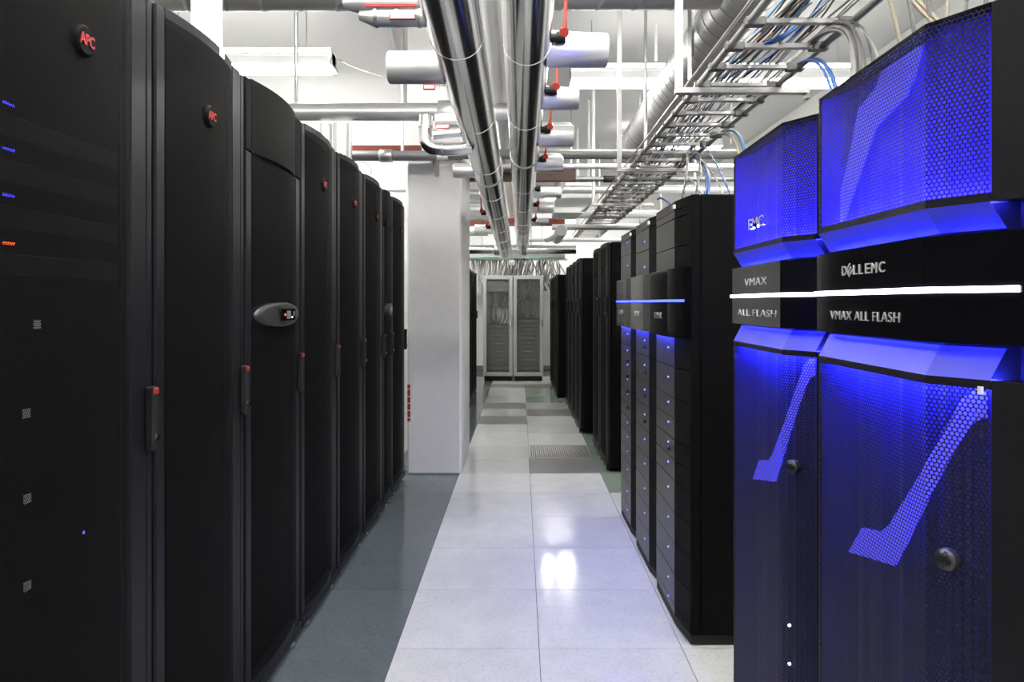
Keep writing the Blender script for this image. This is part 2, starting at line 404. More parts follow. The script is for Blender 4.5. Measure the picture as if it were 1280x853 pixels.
def rack(label, Yc, X, W=.6, Hh=2.25, rz=0.0, depth=1.07, name='server_rack', cat='rack', group='black server racks in the left row',
         bulge=.022, has_badge=True, servers=False, tip='red', handle_z=(1.07, 1.236), bz=2.01):
    t = thing(name, label, cat, (X, Yc, 0), rz, group)
    w = W/2-.004
    MB().box(-depth, -.03, -w, w, .045, Hh-.006, .006).build('body', 'black', t)
    ya, yb = -w+.05, w-.112
    zb, zt = .075, Hh
    d = MB()
    d.box(-.028, 0, -w, ya, zb, zt-.008, .005)
    d.box(-.028, 0, yb, w-.034, zb, zt-.004, .008)
    d.box(-.028, -.004, w-.030, w, zb, zt-.012, .005)
    arc = arc_plan(ya, yb, bulge)
    d.prism([(-.028, ya)]+arc+[(-.028, yb)], zt-.03, zt-.004)
    d.prism([(-.028, ya)]+arc+[(-.028, yb)], zb, zb+.03)
    dr = d.build('door', 'black_soft', t)
    MB().strip(arc, [zb+.03, zt-.03], smooth=True).build('door_mesh', 'mesh_left', dr)
    MB().box(-.029, -.024, ya, yb, zb+.03, zt-.03).build('dark_interior', 'void', t)
    k = MB(); k.box(-depth+.02, -.02, -w+.01, w-.01, .03, .046)
    k.build('plinth', 'black', t)
    MB().box(-.03, .006, -w, w, .03, .072, .004).build('kick_strip', 'black_soft', t)
    feet(t, W, (-.01, -depth+.06))
    handle(t, W, *handle_z, tip=tip)
    if has_badge: badge(t, (ya+yb)/2, bz, bulge)
    return t
XF = -.957
seams = [0.61, 1.215, 1.82, 2.42, 3.03, 3.63, 4.235, 4.84, 5.145, 5.75]
rack_labels = ['black rack out of frame beside the camera', 'nearest black rack on the left, its server lights showing through the mesh door',
    'second black mesh-door rack on the left, before the first cooling unit', None, 'black rack just past the cooling unit with the oval display',
    'middle one of three black racks between the two left cooling units', 'black rack just before the narrow cooling unit with a small display', None,
    'last black rack of the left row, against the white pillar']
racks = []
rack('black rack out of frame just behind the camera', .303, XF, .6)
rack(rack_labels[0], .9125, XF, .6)
for i in range(1, 9):
    W = seams[i+1]-seams[i]; yc = (seams[i]+seams[i+1])/2
    if rack_labels[i] is None: continue
    racks.append(rack(rack_labels[i], yc, XF, W, has_badge=True))
# servers behind the first rack's mesh door
r1 = racks[0]
for k, yp in enumerate((163, 216, 270, 326)):
    z = H+(VY-yp-8)/F*1.42
    s = MB(); s.box(-.0245, -.021, -.24, .175, z-.022, z+.022, .002)
    so = s.build('server_bezel', 'gear', r1)
    for q in range(5):
        MB().box(-.0205, -.0185, -.205+q*.0065, -.2015+q*.0065, z+.038, z+.043).build('status_light', 'dot_red' if k == 3 else 'dot_dim', so)
    MB().cyl((-.021, .01, z), (-.0195, .01, z), .008, 12).build('bezel_emblem', 'charcoal', so)
for yp, xp in ((406, 55), (517, 42), (624, 43), (733, 43)):
    Y = F*.965/(VX-xp); z = H+(VY-yp)/F*Y
    y = Y-(seams[1]+seams[2])/2
    MB().box(-.0235, -.0205, y-.009, y+.009, z-.009, z+.009).build('reflective_plate', 'grey_cab', r1)
Y = F*.965/(VX-111); 
MB().box(-.0205, -.018, Y-1.5175-.002, Y-1.5175+.002, H-287/F*Y-.003, H-287/F*Y+.003).build('status_light', 'dot', r1)
# sticker on the top edge of the second rack
MB().box(.0145, .019, .03, .085, 2.222, 2.246).build('sticker', 'paper', racks[1])

def cooler(label, Yc, W, big):
    t = thing('cooling_unit', label, 'cooling unit', (XF, Yc, 0), 0, 'cooling units in the left row')
    Hh = 2.25; w = W/2-.004; zs = 1.985; zb = .075
    MB().box(-1.07, -.03, -w, w, .045, Hh-.006, .006).build('body', 'black', t)
    e = .05 if big else .028; f = .07 if big else .04
    ya, yb = -w+e, w-f; bl = .030 if big else .014
    arc = arc_plan(ya, yb, bl)
    u = MB(); u.prism([(-.028, ya+.0005)]+arc+[(-.028, yb-.0005)], zs, Hh-.003)
    u.build('upper_panel', 'charcoal', t)
    MB().box(-.028, 0, -w, ya-.001, zs+.002, Hh-.008, .004).build('corner_cap', 'charcoal', t)
    MB().box(-.028, 0, yb+.001, w, zs+.002, Hh-.008, .004).build('corner_cap', 'charcoal', t)
    d = MB()
    d.box(-.028, 0, -w, ya, zb, zs, .004); d.box(-.028, 0, yb, w-.03, zb, zs, .006); d.box(-.028, -.004, w-.027, w, zb, zs, .004)
    arc2 = arc_plan(ya, yb, bl*.55)
    d.prism([(-.028, ya)]+arc2+[(-.028, yb)], zb, zb+.03)
    dr = d.build('door', 'black_soft', t)
    MB().strip(arc2, [zb+.03, zs], smooth=True).build('door_mesh', 'mesh_left', dr)
    MB().box(-.029, -.026, ya, yb, zb+.03, zs).build('dark_interior', 'void', t)
    MB().box(-.03, .006, -w, w, .03, .072, .004).build('kick_strip', 'black_soft', t)
    feet(t, W, (-.01, -1.0))
    handle(t, W, 1.07, 1.236)
    # oval display
    a, b, z0 = (.235, .047, 1.405) if big else (.09, .045, 1.405)
    fx = bl*.55+.002; o = MB(); n = 40; vs = []; rows = [(1.0, -.02), (1.0, .008), (.93, .018), (.80, .021)]
    for k, x in rows:
        for i in range(n):
            c, s_ = math.cos(2*PI*i/n), math.sin(2*PI*i/n)
            vs.append((fx+x-.02*abs(c)*(1 if big else .3), (.0+k*a*math.copysign(abs(c)**.9, c)), z0+k*b*s_))
    fs = [(r*n+i, r*n+(i+1) % n, (r+1)*n+(i+1) % n, (r+1)*n+i) for r in range(3) for i in range(n)]+[list(range(3*n, 4*n))]
    o._add(vs, fs, True); bez_ = o.build('display_bezel', 'front_grey', t)
    sx = fx+.016
    if big:
        MB().box(sx, sx+.008, -.045, .10, z0-.024, z0+.024, .002).build('display_window', 'gloss', bez_)
        MB().box(sx+.008, sx+.0095, -.005, .04, z0-.017, z0+.015).build('screen', 'screen', bez_)
        MB().box(sx+.008, sx+.010, -.03, -.02, z0-.004, z0+.004).build('alarm_light', 'dot_red', bez_)
        MB().box(sx+.008, sx+.010, .055, .061, z0-.014, z0-.008).build('status_light', 'dot_white', bez_)
        MB().box(sx+.008, sx+.010, .075, .085, z0-.006, z0+.012).build('key', 'steel', bez_)
    else:
        MB().box(sx, sx+.006, -.02, .02, z0-.014, z0+.014).build('screen', 'grey_cab', bez_)
        MB().box(bl-.001, bl+.004, ya+.01, yb-.01, zs+.005, zs+.05).build('name_strip', 'gear', t)
    return t
cooler('wide cooling unit with a plain top panel and a large oval display', (seams[3]+seams[4])/2, seams[4]-seams[3], True)
cooler('narrow cooling unit with a small round display near the end of the left row', (seams[7]+seams[8])/2, seams[8]-seams[7], False)

# far racks: left beyond the pillar, right row in three steps
for k in range(3):
    rack(['first thin black rack seen past the pillar', 'second thin black rack seen past the pillar', 'farthest thin black rack seen past the pillar'][k],
         9.95+.6*k, -.73, .6, 1.93, group='racks beyond the pillar', has_badge=False, tip='chrome', handle_z=(1.2, 1.32))
def rrow(y0, n, X, Hh, grp, labs, badge_i=()):
    for k in range(n):
        rack(labs[k], y0+.3+.6*k, X, .6, Hh, rz=PI, group=grp, has_badge=(k in badge_i), bz=1.74, tip='chrome', handle_z=(1.33, 1.50), depth=1.0, bulge=.012)
rrow(5.95, 2, .742, 1.98, 'black racks right after the storage cabinets', ['black rack right behind the storage cabinets with the blue bar', 'second black rack behind the storage cabinets'], (0, 1))
rrow(7.68, 4, .656, 1.955, 'black racks in the middle of the right row', ['nearest rack of the right row group that stands forward', 'second rack of the right row group that stands forward', 'third rack of the right row group that stands forward', 'fourth rack of the right row group that stands forward'], (1,))
rrow(10.6, 4, .55, 1.89, 'black racks at the far end of the right row', ['nearest of the far right racks by the grey cabinets', 'second of the far right racks by the grey cabinets', 'third of the far right racks by the grey cabinets', 'last of the far right racks by the grey cabinets'], ())

# ------------------------------------------------------------------ blue-lit cabinets on the right
def plan_at(pr, y):
    for (y0, x0), (y1, x1) in zip(pr, pr[1:]):
        if y0 <= y <= y1: return x0+(x1-x0)*(y-y0)/(y1-y0)
    return pr[-1][1] if y > pr[-1][0] else pr[0][1]
PR = [(0, 0.0), (.415, .006), (.497, -.043)]
PEND = [(.54, -.068), (.598, -.085)]
def dense(pr, n=6, dx=0.0):
    out = []
    for (y0, x0), (y1, x1) in zip(pr, pr[1:]):
        for i in range(n): out.append((x0+(x1-x0)*i/n+dx, y0+(y1-y0)*i/n))
    out.append((pr[-1][1]+dx, pr[-1][0])); return out
def blue_cabinet(label, Yfar, upper_sw, lower_sw, X0=.658, texts=1):
    t = thing('storage_cabinet', label, 'cabinet', (X0, Yfar, 0), PI, 'tall blue-lit storage cabinets')
    Wc = .606
    full = PR+PEND
    depth = .10
    b = MB(); b.box(-1.0, -.145, .004, Wc-.004, .06, 1.9, .006); b.box(-.98, -.16, .03, Wc-.03, .0, .06)
    b.build('body', 'black', t)
    def door(z0, z1, name, led_at, sw, edge):
        fr = MB()
        # near-side frame post (solid) and thin rims
        fr.prism([(-.145, .5), (-.043-.002, .4975), PEND[0][::-1], PEND[1][::-1], (-.145, Wc-.004)], z0, z1)
        fr.prism([(-.145, .004), (-.012, .004), (-.0005, .0005), (0.0, .006), (-.012, .008), (-.145, .008)], z0, z1)
        rim = dense(PR, 4)
        back = [(x-.004, y) for x, y in rim][::-1]
        lo, hi = (.014, .005) if edge == 'top' else (.02, .014)
        fr.prism(rim+back, z0, z0+lo); fr.prism(rim+back, z1-hi, z1)
        cap = dense(PR, 2)
        if edge == 'top': fr.prism([(-.145, .004)]+cap+[(-.145, .497)], z1-.005, z1)
        else: fr.prism([(-.145, .004)]+cap+[(-.145, .497)], z0, z0+.02)
        d = fr.build(name, 'black_soft', t)
        MB().strip(dense(PR, 3), [z0+lo, z1-hi]).build('perforated_sheet', 'mesh_front', d)
        rr_ = random.Random(3)
        inn = [(-.003, .0088), (-.014, .03), (-.026, .06)]+[(x+rr_.uniform(-.0045, .0035), y) for x, y in dense(PR, 16, -.036)[1:-1] if y > .085]+[(-.078, .4965), (-.047, .4968)]
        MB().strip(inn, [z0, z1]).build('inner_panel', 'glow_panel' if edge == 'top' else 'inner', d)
        ls = MB()
        zzs = [z0+.005] if led_at == 'bottom' else [z1-.005]
        for (y0, x0), (y1, x1), zz in [(a, b2, zq) for a, b2 in zip(PR, PR[1:]) for zq in zzs]:
            ya_, yb_ = y0+.006, y1-.006; xa_, xb_ = plan_at(PR, ya_)-.009, plan_at(PR, yb_)-.009
            ls._add([(xa_, ya_, zz-.002), (xb_, yb_, zz-.002), (xb_-.008, yb_, zz-.002), (xa_-.008, ya_, zz-.002),
                     (xa_, ya_, zz+.002), (xb_, yb_, zz+.002), (xb_-.008, yb_, zz+.002), (xa_-.008, ya_, zz+.002)],
                    [(0,1,2,3),(4,7,6,5),(0,4,5,1),(1,5,6,2),(2,6,7,3),(3,7,4,0)])
        ls.build('light_strip', 'led_blue' if edge == 'top' else 'led_lower', d)
        # emissive swoosh before the inner panel: a blue reflection painted as glow
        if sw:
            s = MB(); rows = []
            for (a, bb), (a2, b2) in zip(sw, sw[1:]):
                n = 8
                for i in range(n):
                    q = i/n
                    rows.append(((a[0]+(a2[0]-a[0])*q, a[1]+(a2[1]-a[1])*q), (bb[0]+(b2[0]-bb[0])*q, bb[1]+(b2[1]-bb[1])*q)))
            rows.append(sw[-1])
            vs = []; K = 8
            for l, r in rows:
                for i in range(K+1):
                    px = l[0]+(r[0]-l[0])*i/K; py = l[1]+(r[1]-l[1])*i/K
                    # ray through the sheet to the painted glow, 45 mm behind it
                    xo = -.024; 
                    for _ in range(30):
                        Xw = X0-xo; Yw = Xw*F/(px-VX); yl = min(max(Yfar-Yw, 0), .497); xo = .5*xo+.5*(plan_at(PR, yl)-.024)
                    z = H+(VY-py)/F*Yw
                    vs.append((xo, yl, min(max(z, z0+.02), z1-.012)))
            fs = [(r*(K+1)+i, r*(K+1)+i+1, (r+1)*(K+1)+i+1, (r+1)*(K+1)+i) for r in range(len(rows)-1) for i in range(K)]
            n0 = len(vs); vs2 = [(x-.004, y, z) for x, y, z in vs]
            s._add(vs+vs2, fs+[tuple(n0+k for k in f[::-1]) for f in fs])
            s.build('swoosh_glow', 'swoosh', d)
        return d
    ud = door(1.602, 1.9, 'upper_door', 'bottom', upper_sw, 'top')
    ld = door(.09, 1.334, 'lower_door', 'top', lower_sw, 'bottom')
    # recessed bevels above and below the band
    full_b = [(0.0, .0), (.415, .006), (.497, -.043)]
    def bevel(za, zb_, name):
        o = MB(); cols_a = [(x, y) for x, y in dense(full_b, 3)]; cols_b = [(x-.024, y+.002) for x, y in dense(full_b, 3)]
        # near end runs on past the mesh
        n = len(cols_a)
        o._add([(x, y, za) for x, y in cols_a]+[(x, y, zb_) for x, y in cols_b], [(i, i+1, n+i+1, n+i) for i in range(n-1)])
        o.build(name, 'bevel', t)
    bevel(1.602, 1.562, 'upper_bevel'); bevel(1.334, 1.382, 'lower_bevel')
    core = MB(); core.prism([(-.145, .004), (-.03, .004), (-.026, .415), (-.080, .51), (-.080, Wc-.004), (-.145, Wc-.004)], 1.334, 1.602)
    core.build('recess', 'black', t)
    # the protruding band
    B = [(0, .004), (.418, .012), (.505, -.040), (.56, -.072)]
    bf = [(x, y) for y, x in B]; bb = [(x-.012, y) for x, y in bf][::-1]
    bd = MB(); zl_ = 1.4705
    bd.prism(bf+bb, 1.388, 1.556)
    bo = bd.build('front_band', 'gloss', t)
    lb = MB(); lf = [(x+.006, y) for x, y in bf[:-1]]+[(bf[-1][0]+.006+.012, bf[-1][1]-.02)]; lk = [(x-.003, y) for x, y in lf][::-1]
    lb.prism(lf+lk, zl_-.0048, zl_+.0048); lb.build('light_bar', 'led_white', bo)
    for zz in (1.548, 1.396):
        ls = MB()
        for (y0, x0), (y1, x1) in zip(B, B[1:]):
            ls._add([(x0-.014, y0+.01, zz-.0025), (x1-.014, y1, zz-.0025), (x1-.019, y1, zz-.0025), (x0-.019, y0+.01, zz-.0025),
                     (x0-.014, y0+.01, zz+.0025), (x1-.014, y1, zz+.0025), (x1-.019, y1, zz+.0025), (x0-.019, y0+.01, zz+.0025)],
                    [(0,1,2,3),(4,7,6,5),(0,4,5,1),(1,5,6,2),(2,6,7,3),(3,7,4,0)])
        ls.build('light_strip', 'led_dim', bo)
    sl = .008/.418
    if texts == 1:
        fx = .004+sl*.3+.003
        def ly(px, xo=0.007): return Yfar-(X0-xo)*F/(px-VX)
        def lz(py, px): return H+(VY-py)/F*(X0-.007)*F/(px-VX)
        y0, y1 = ly(1052), ly(1107); zc = (lz(340, 1055)+lz(334, 1105))/2
        wd = y1-y0; cw = wd/7.3
        word = [('D', 0), ('E', 1), ('L', 2), ('L', 3), ('E', 4.2), ('M', 5.3), ('C', 6.5)]
        for ch, k in word:
            o = lettering(ch, .028, .0016, 'letter', bo, .0049+sl*(y0+cw*(k+.5)), y0+cw*(k+.5), zc, width=cw*(.85 if ch != 'L' else .7), slope=sl)
            if ch == 'E' and k == 1:
                ang = .7; yc_ = y0+cw*1.5
                for v in o.data.vertices:
                    dy, dz = v.co.y-yc_, v.co.z-zc
                    v.co.y = yc_+dy*math.cos(ang)-dz*math.sin(ang); v.co.z = zc+dy*math.sin(ang)+dz*math.cos(ang)
        y0, y1 = ly(1038), ly(1128); zc = (lz(396, 1040)+lz(396, 1126))/2
        lettering('VMAX ALL FLASH', .026, .0016, 'letter', bo, .0049+sl*(y0+y1)/2, (y0+y1)/2, zc, width=y1-y0, slope=sl, bold=-.0003, spacing=1.08)
    else:
        fx = .004+sl*.2+.003
        def ly(px, xo=0.007): return Yfar-(X0-xo)*F/(px-VX)
        def lz(py, px): return H+(VY-py)/F*(X0-.007)*F/(px-VX)
        y0, y1 = ly(931), ly(960); lettering('VMAX', .03, .0016, 'letter', bo, .0049+sl*(y0+y1)/2, (y0+y1)/2, lz(352.5, 945), width=y1-y0, slope=sl, bold=-.0003, spacing=1.08)
        y0, y1 = ly(922), ly(973); lettering('ALL FLASH', .027, .0016, 'letter', bo, .0049+sl*(y0+y1)/2, (y0+y1)/2, lz(392, 948), width=y1-y0, slope=sl, bold=-.0003, spacing=1.08)
        y0, y1 = ly(937), ly(956); lettering('EMC', .042, .006, 'chrome', ud, .008, (y0+y1)/2, lz(279, 946), width=y1-y0, bold=.0004)
    # round lock on the lower door
    yk = .447; xk = plan_at(PR, yk); nx = Vector((.86, .51, 0))
    k0 = Vector((xk, yk, 1.05)); k = MB(); k.tube([k0-nx*.004, k0+nx*.012, k0+nx*.015, k0+nx*.015, k0+nx*.008], .016, 20, rf=[.017, .017, .015, .011, .010])
    ko = k.build('lock_knob', 'knob', ld)
    for z in ((.655, .56) if texts == 2 else (.845,)):
        MB().cyl(Vector((plan_at(PR, .435), .435, z)), Vector((plan_at(PR, .435), .435, z))+nx*.004, .0035, 10).build('indicator_light', 'dot_white', ld)
    if texts == 1: MB().box(-.038, -.034, .478, .49, 1.312, 1.324).build('sticker', 'paper', ld)
    return t
def zx(pts, ox, oy, s): return [((a[0]/s+ox, a[1]/s+oy), (b[0]/s+ox, b[1]/s+oy)) for a, b in pts]
SU = zx([((515, 190), (630, 143)), ((490, 272), (612, 225)), ((432, 342), (582, 302)), ((415, 440), (487, 398)), ((345, 735), (372, 735))], 900, 0, 2.508)
SL = zx([((323, 525), (357, 463)), ((385, 543), (404, 474)), ((438, 560), (425, 457)), ((470, 500), (460, 400)), ((520, 395), (508, 320)), ((560, 315), (553, 238)), ((602, 244), (584, 186)), ((630, 203), (606, 142)), ((648, 191), (638, 119)), ((668, 188), (668, 119))], 900, 430, 2.0158)
def shiftY(sw, yf0, yf1):
    """same painted glow on the next cabinet along the row: re-express through the camera ray of the first"""
    out = []
    for a, b in sw:
        q = []
        for px, py in (a, b):
            Yw = .70*F/(px-VX); z = H+(VY-py)/F*Yw; Y2 = Yw+(yf1-yf0)
            q.append((VX+F*.70/Y2, VY-F*(z-H)/Y2))
        out.append(tuple(q))
    return out
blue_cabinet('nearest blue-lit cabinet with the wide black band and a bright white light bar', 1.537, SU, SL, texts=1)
blue_cabinet('second blue-lit cabinet, half hidden behind the nearest one, with greyish band', 2.152, None, shiftY(SL, 1.537, 2.152), texts=2)

# ------------------------------------------------------------------ three storage cabinets further on
PC = [(0, -.004), (.022, .022), (.42, .018), (.606, -.008)]
def drawer_cabinet(label, Yfar, cuts, upper, X0=.708, leds_up=(), lock_z=(), nametext=None):
    t = thing('drawer_cabinet', label, 'cabinet', (X0, Yfar, 0), PI, 'storage cabinets with blue lit drawers')
    Wc = .612
    b = MB(); b.box(-1.05, -.05, .003, Wc-.003, .045, 1.91, .006); b.box(-.05, -.012, Wc-.03, Wc-.003, .045, 1.91, .004); b.box(-.05, -.012, .003, .02, .045, 1.91)
    b.build('body', 'black', t)
    MB().prism([(-.9, .03)]+[(x-.003, min(max(y, .008), .604)) for y, x in PC]+[(-.9, .58)], .008, .045).build('plinth', 'rubber', t)
    for x in (-.08, -.35):
        MB().cyl((x, Wc-.05, 0), (x, Wc-.05, .045), .02, 10, .004).build('levelling_foot', 'chrome', t)
    A = PC[:3]; Bq = PC[2:]
    def sheet(seg, z0, z1, th=.012):
        f = [(x, y) for y, x in seg]; k = [(-.045, y) for x, y in f][::-1]
        return MB().prism(f+k, z0, z1)
    A2 = [(.003, -.004), (.024, .022), (.419, .018)]; B2 = [(.422, .0175), (.606, -.008)]
    def panels(zz, name, leds, m='front_grey', m2='charcoal'):
        for (z0, z1) in zip(zz, zz[1:]):
            p = sheet(A2, z0+.002, z1-.002).build(name, m, t)
            sheet(B2, z0+.002, z1-.002).build(name, m2, t)
            for zl_ in leds:
                if z0 < zl_ < z1:
                    MB().cyl((.0185, .30, zl_), (.0225, .30, zl_), .0042, 8).build('indicator_light', 'dot', p)
            for zk in lock_z:
                if z0 < zk < z1: MB().cyl((.018, .33, zk-.02), (.034, .33, zk-.02), .010, 10, .002).build('lock_knob', 'rubber', p)
    panels(upper, 'upper_panel', leds_up)
    leds = [(a+b_)/2+.015 for a, b_ in zip(cuts, cuts[1:])]
    panels(cuts, 'drawer', leds)
    MB().box(.0, .026, .40, .435, 1.872, 1.89).build('small_tag', 'paper', t)
    # band
    f = [(.05, .006), (.05, .424), (.018, .606)]; k = [(-.045, .606), (-.045, .006)]
    bo = MB().prism(f+k, 1.298, 1.602).build('front_band', 'gloss', t)
    lf = [(.053, .004), (.053, .424), (.021, .606)]
    MB().prism(lf+[(x-.004, y) for x, y in lf][::-1], 1.4545, 1.4655).build('light_bar', 'led_bar_blue', bo)
    MB()._add([(.024, .012, 1.2972), (.046, .012, 1.2972), (.046, .41, 1.2972), (.024, .41, 1.2972)], [(3,2,1,0)]).build('light_strip', 'led_under', bo)
    lettering('VMAX', .04, .004, 'chrome', bo, .052, .20, 1.39, width=.16, bold=.0008)
    return t
def cum(top, steps):
    z = [top]
    for s in steps: z.append(z[-1]-s)
    return sorted(z)
cutC = cum(1.296, [.135, .14]+[.093]*4+[.14]*4+[.05])
cutC[0] = .05
cutD = cum(1.296, [.137]*9); cutD[0] = .05
cutE = cum(1.296, [.12, .093, .093, .093, .093, .093, .093, .093, .093, .14, .14, .1]); cutE[0] = .05
drawer_cabinet('nearest storage cabinet with many drawers and exposed black side panel', 3.545, cutC, [1.604, 1.70, 1.83, 1.865, 1.908], lock_z=(.8,))
drawer_cabinet('middle storage cabinet of the three with two blue lights above its band', 4.165, cutD, [1.604, 1.74, 1.86, 1.908], leds_up=(1.65, 1.79), lock_z=(1.23, 1.09, .96, .82))
drawer_cabinet('farthest storage cabinet of the three with lit drawers', 4.785, cutE, [1.604, 1.76, 1.86, 1.908], leds_up=(1.69, 1.84), lock_z=(1.1, 1.0, .9, .8))

# ------------------------------------------------------------------ grey cabinets at the back
def grey_cabinet(label, x0, x1, Y, cfg):
    t = thing('grey_cabinet', label, 'cabinet', ((x0+x1)/2, Y, 0), 0, 'grey cabinets at the end of the aisle')
    w = (x1-x0)/2-.006; Hh = 1.96
    b = MB(); b.box(-w, -w+.02, .04, .8, .09, Hh); b.box(w-.02, w, .04, .8, .09, Hh); b.box(-w, w, .04, .8, Hh-.02, Hh); b.box(-w, w, .04, .8, .09, .12); b.box(-w, w, .78, .8, .09, Hh)
    b.build('body', 'grey_cab', t)
    MB().box(-w+.02, w-.02, .05, .78, .01, .088).build('plinth', 'rubber', t)
    for s in (-1, 1): MB().cyl((s*(w-.06), .08, 0), (s*(w-.06), .08, .03), .03, 10).build('caster', 'rubber', t)
    d = MB(); e = .065
    d.box(-w, -w+e, 0, .035, .10, Hh, .004); d.box(w-e, w, 0, .035, .10, Hh, .004); d.box(-w+e, w-e, 0, .035, Hh-.07, Hh, .004); d.box(-w+e, w-e, 0, .035, .10, .17, .004)
    dr = d.build('door', 'grey_cab', t)
    MB()._add([(-w+e, .02, .17), (w-e, .02, .17), (w-e, .02, Hh-.07), (-w+e, .02, Hh-.07)], [(0,1,2,3)], uvs=[[(0,0),(2*w-2*e,0),(2*w-2*e,1.72),(0,1.72)]]).build('door_mesh', 'mesh_grey', dr)
    MB().box(w-.045, w-.02, -.02, 0, 1.02, 1.14, .004).build('handle', 'chrome', dr)
    rnd = random.Random(int(x0*100)+5)
    for z0, z1, kind in cfg:
        if kind == 'cables':
            MB().box(-w+.05, w-.05, .4, .42, z0, z1).build('pale_back', 'white' if x0 < -.3 else 'grey_cab', t)
            cb = MB()
            for q in range(9):
                x = rnd.uniform(-w+.09, w-.09)
                cb.tube(bez((x, .3, z1), (x+rnd.uniform(-.1, .1), .12, (z0+z1)/2), (x+rnd.uniform(-.05, .05), .3, z0), 6), .008, 5)
            cb.build('patch_cables', 'cable_grey', t)
        else:
            n = max(1, int((z1-z0)/.075)); 
            for q in range(n):
                za = z0+(z1-z0)*q/n
                s = MB().box(-w+.05, w-.05, .09, .6, za+.003, za+(z1-z0)/n-.003).build('server_unit', 'steel_dark' if kind == 'servers' else 'charcoal', t)
                if q % 2 == 0: MB().box(rnd.uniform(-.1, 0), rnd.uniform(.03, .12), .085, .09, za+.03, za+.036).build('name_strip', 'paper', s)
    return t
grey_cabinet('left grey cabinet at the end of the aisle, white patch panels inside', -.705, -.145, 12.9, [(.2, 1.05, 'servers'), (1.06, 1.36, 'cables'), (1.37, 1.65, 'cables'), (1.66, 1.86, 'servers')])
grey_cabinet('right grey cabinet at the end of the aisle, loose cables inside', -.142, .425, 12.9, [(.2, .75, 'servers'), (.76, 1.15, 'servers'), (1.16, 1.5, 'cables'), (1.52, 1.72, 'cables'), (1.74, 1.86, 'cables')])

# ------------------------------------------------------------------ ceiling pipes
def zr(Y): return H+1.17-.0241*Y
def zlft(Y): return H+1.04-.0241*Y
XPR, XPL, RP = .026, -.231, .100
def main_pipe(X, zf, label, offs):
    t = thing('insulated_pipe', label, 'pipe', (X, 0, zf(0)), 0, 'two big insulated pipes over the aisle')
    y = -1.6+offs
    while y < 10.6:
        y2 = min(y+1.0, 10.7)
        p0, p1 = Vector((0, y, zf(y)-zf(0))), Vector((0, y2, zf(y2)-zf(0))); d = (p1-p0).normalized()
        s = MB(); s.tube([p0, p1], RP, 48); so = s.build('jacket_section', 'alu', t)
        s = MB(); s.tube([p0, p0+d*.007], RP+.0018, 48); s.build('joint_band', 'alu', so)
        y = y2
    for y in (1.4, 4.9, 8.4):
        s = MB(); s.tube([(0, y, zf(y)-zf(0)), (0, y+.03, zf(y+.03)-zf(0))], RP+.005, 32); s.box(-.006, .006, y+.009, y+.021, zf(y)-zf(0)+RP, ZC-zf(0))
        s.build('pipe_hanger', 'steel', t)
    return t
main_pipe(XPL, zlft, 'left of the two big shiny pipes running down the aisle ceiling', .12)
main_pipe(XPR, zr, 'right of the two big shiny pipes running down the aisle ceiling', .53)
t = thing('pale_pipe', 'pale insulated pipe above and between the two big pipes', 'pipe', (-.12, 0, 2.98))
s = MB(); s.cyl((0, -1.5, 0), (0, 10.5, -.2), .08, 24); s.build('jacket', 'alu_white', t)
for y in (1.8, 5.3, 8.8):
    MB().box(-.006, .006, y, y+.012, .08, ZC-2.98).build('hanger_rod', 'steel', t)

def branch(side, Y, length, r, label, valve=True, lever=True, dz=0.0, lev_up=True, upper=False, tag_=False):
    X, zf = (XPR, zr) if side > 0 else (XPL, zlft)
    z = zf(Y)+dz
    t = thing('branch_pipe', label, 'pipe', (X, Y, z), 0, 'short branch pipes with valves')
    x0, x1 = side*(RP-.015), side*(RP+length)
    s = MB(); s.tube([(x0, 0, 0), (x1-side*.006, 0, 0), (x1, 0, 0)], r, 24, rf=[r, r, r-.006]); s.build('jacket', 'alu_white', t)
    if upper: 
        s = MB(); s.cyl((x0, .12, r*1.25), (x1-side*.01, .14, r*1.15), r*.6, 20, .005); s.build('upper_jacket', 'alu_white', t)
    if valve:
        vy = -r-.018; vb = MB(); vb.tube([(side*(RP-.01), vy, .02), (side*(RP+.02), vy, .02), (side*(RP+.025), vy, .02), (side*(RP+.06), vy, .022)], .02, 14, rf=[.019, .019, .026, .024])
        vo = vb.build('valve_body', 'rubber', t)
        if lever:
            px = side*(RP+.055)
            lv = MB(); lv.tube([(px, vy-.03, .03), (px, vy+.0, .045)], .02, 12)
            lv.tube([(px, vy-.02, .035), (px+side*.004, vy-.025, .09), (px+side*.008, vy-.02, .17 if lev_up else -.05)], .008, 8, rf=[.014, .007, .007])
            lv.build('valve_lever', 'red', t)
    if tag_:
        tl = MB().box(min(x0, x1)+.03, max(x0, x1)-.03, -r-.006, -r-.001, -.03, .02).build('pipe_label', 'red_ink', t)
        MB().box(min(x0, x1)+.036, max(x0, x1)-.036, -r-.008, -r-.006, -.024, .014).build('label_field', 'paper', tl)
    return t
ord_ = ['nearest', 'second', 'third', 'fourth', 'fifth', 'sixth', 'seventh']
for k, (Y, ln, r) in enumerate([(3.02, .25, .072), (3.68, .18, .058), (4.43, .21, .068), (5.22, .19, .06), (6.6, .26, .055), (7.5, .22, .06), (8.6, .22, .05)]):
    branch(1, Y, ln, r, ord_[k]+' silver branch pipe with valve on the right side of the pipes', upper=(k < 4), lever=(k != 4), lev_up=(k != 5), dz=(-.0 if k < 4 else .04))
for k, (Y, ln, r, v) in enumerate([(2.87, .215, .066, False), (4.85, .14, .05, False), (6.95, .2, .05, True), (8.0, .2, .055, True)]):
    branch(-1, Y, ln, r, ['silver stub pipe with flat end on the left of the pipes', 'silver stub pipe in front of the pillar top',
        'white branch pipe with valve seen past the pillar', 'far white branch pipe seen past the pillar'][k], valve=v, tag_=False)
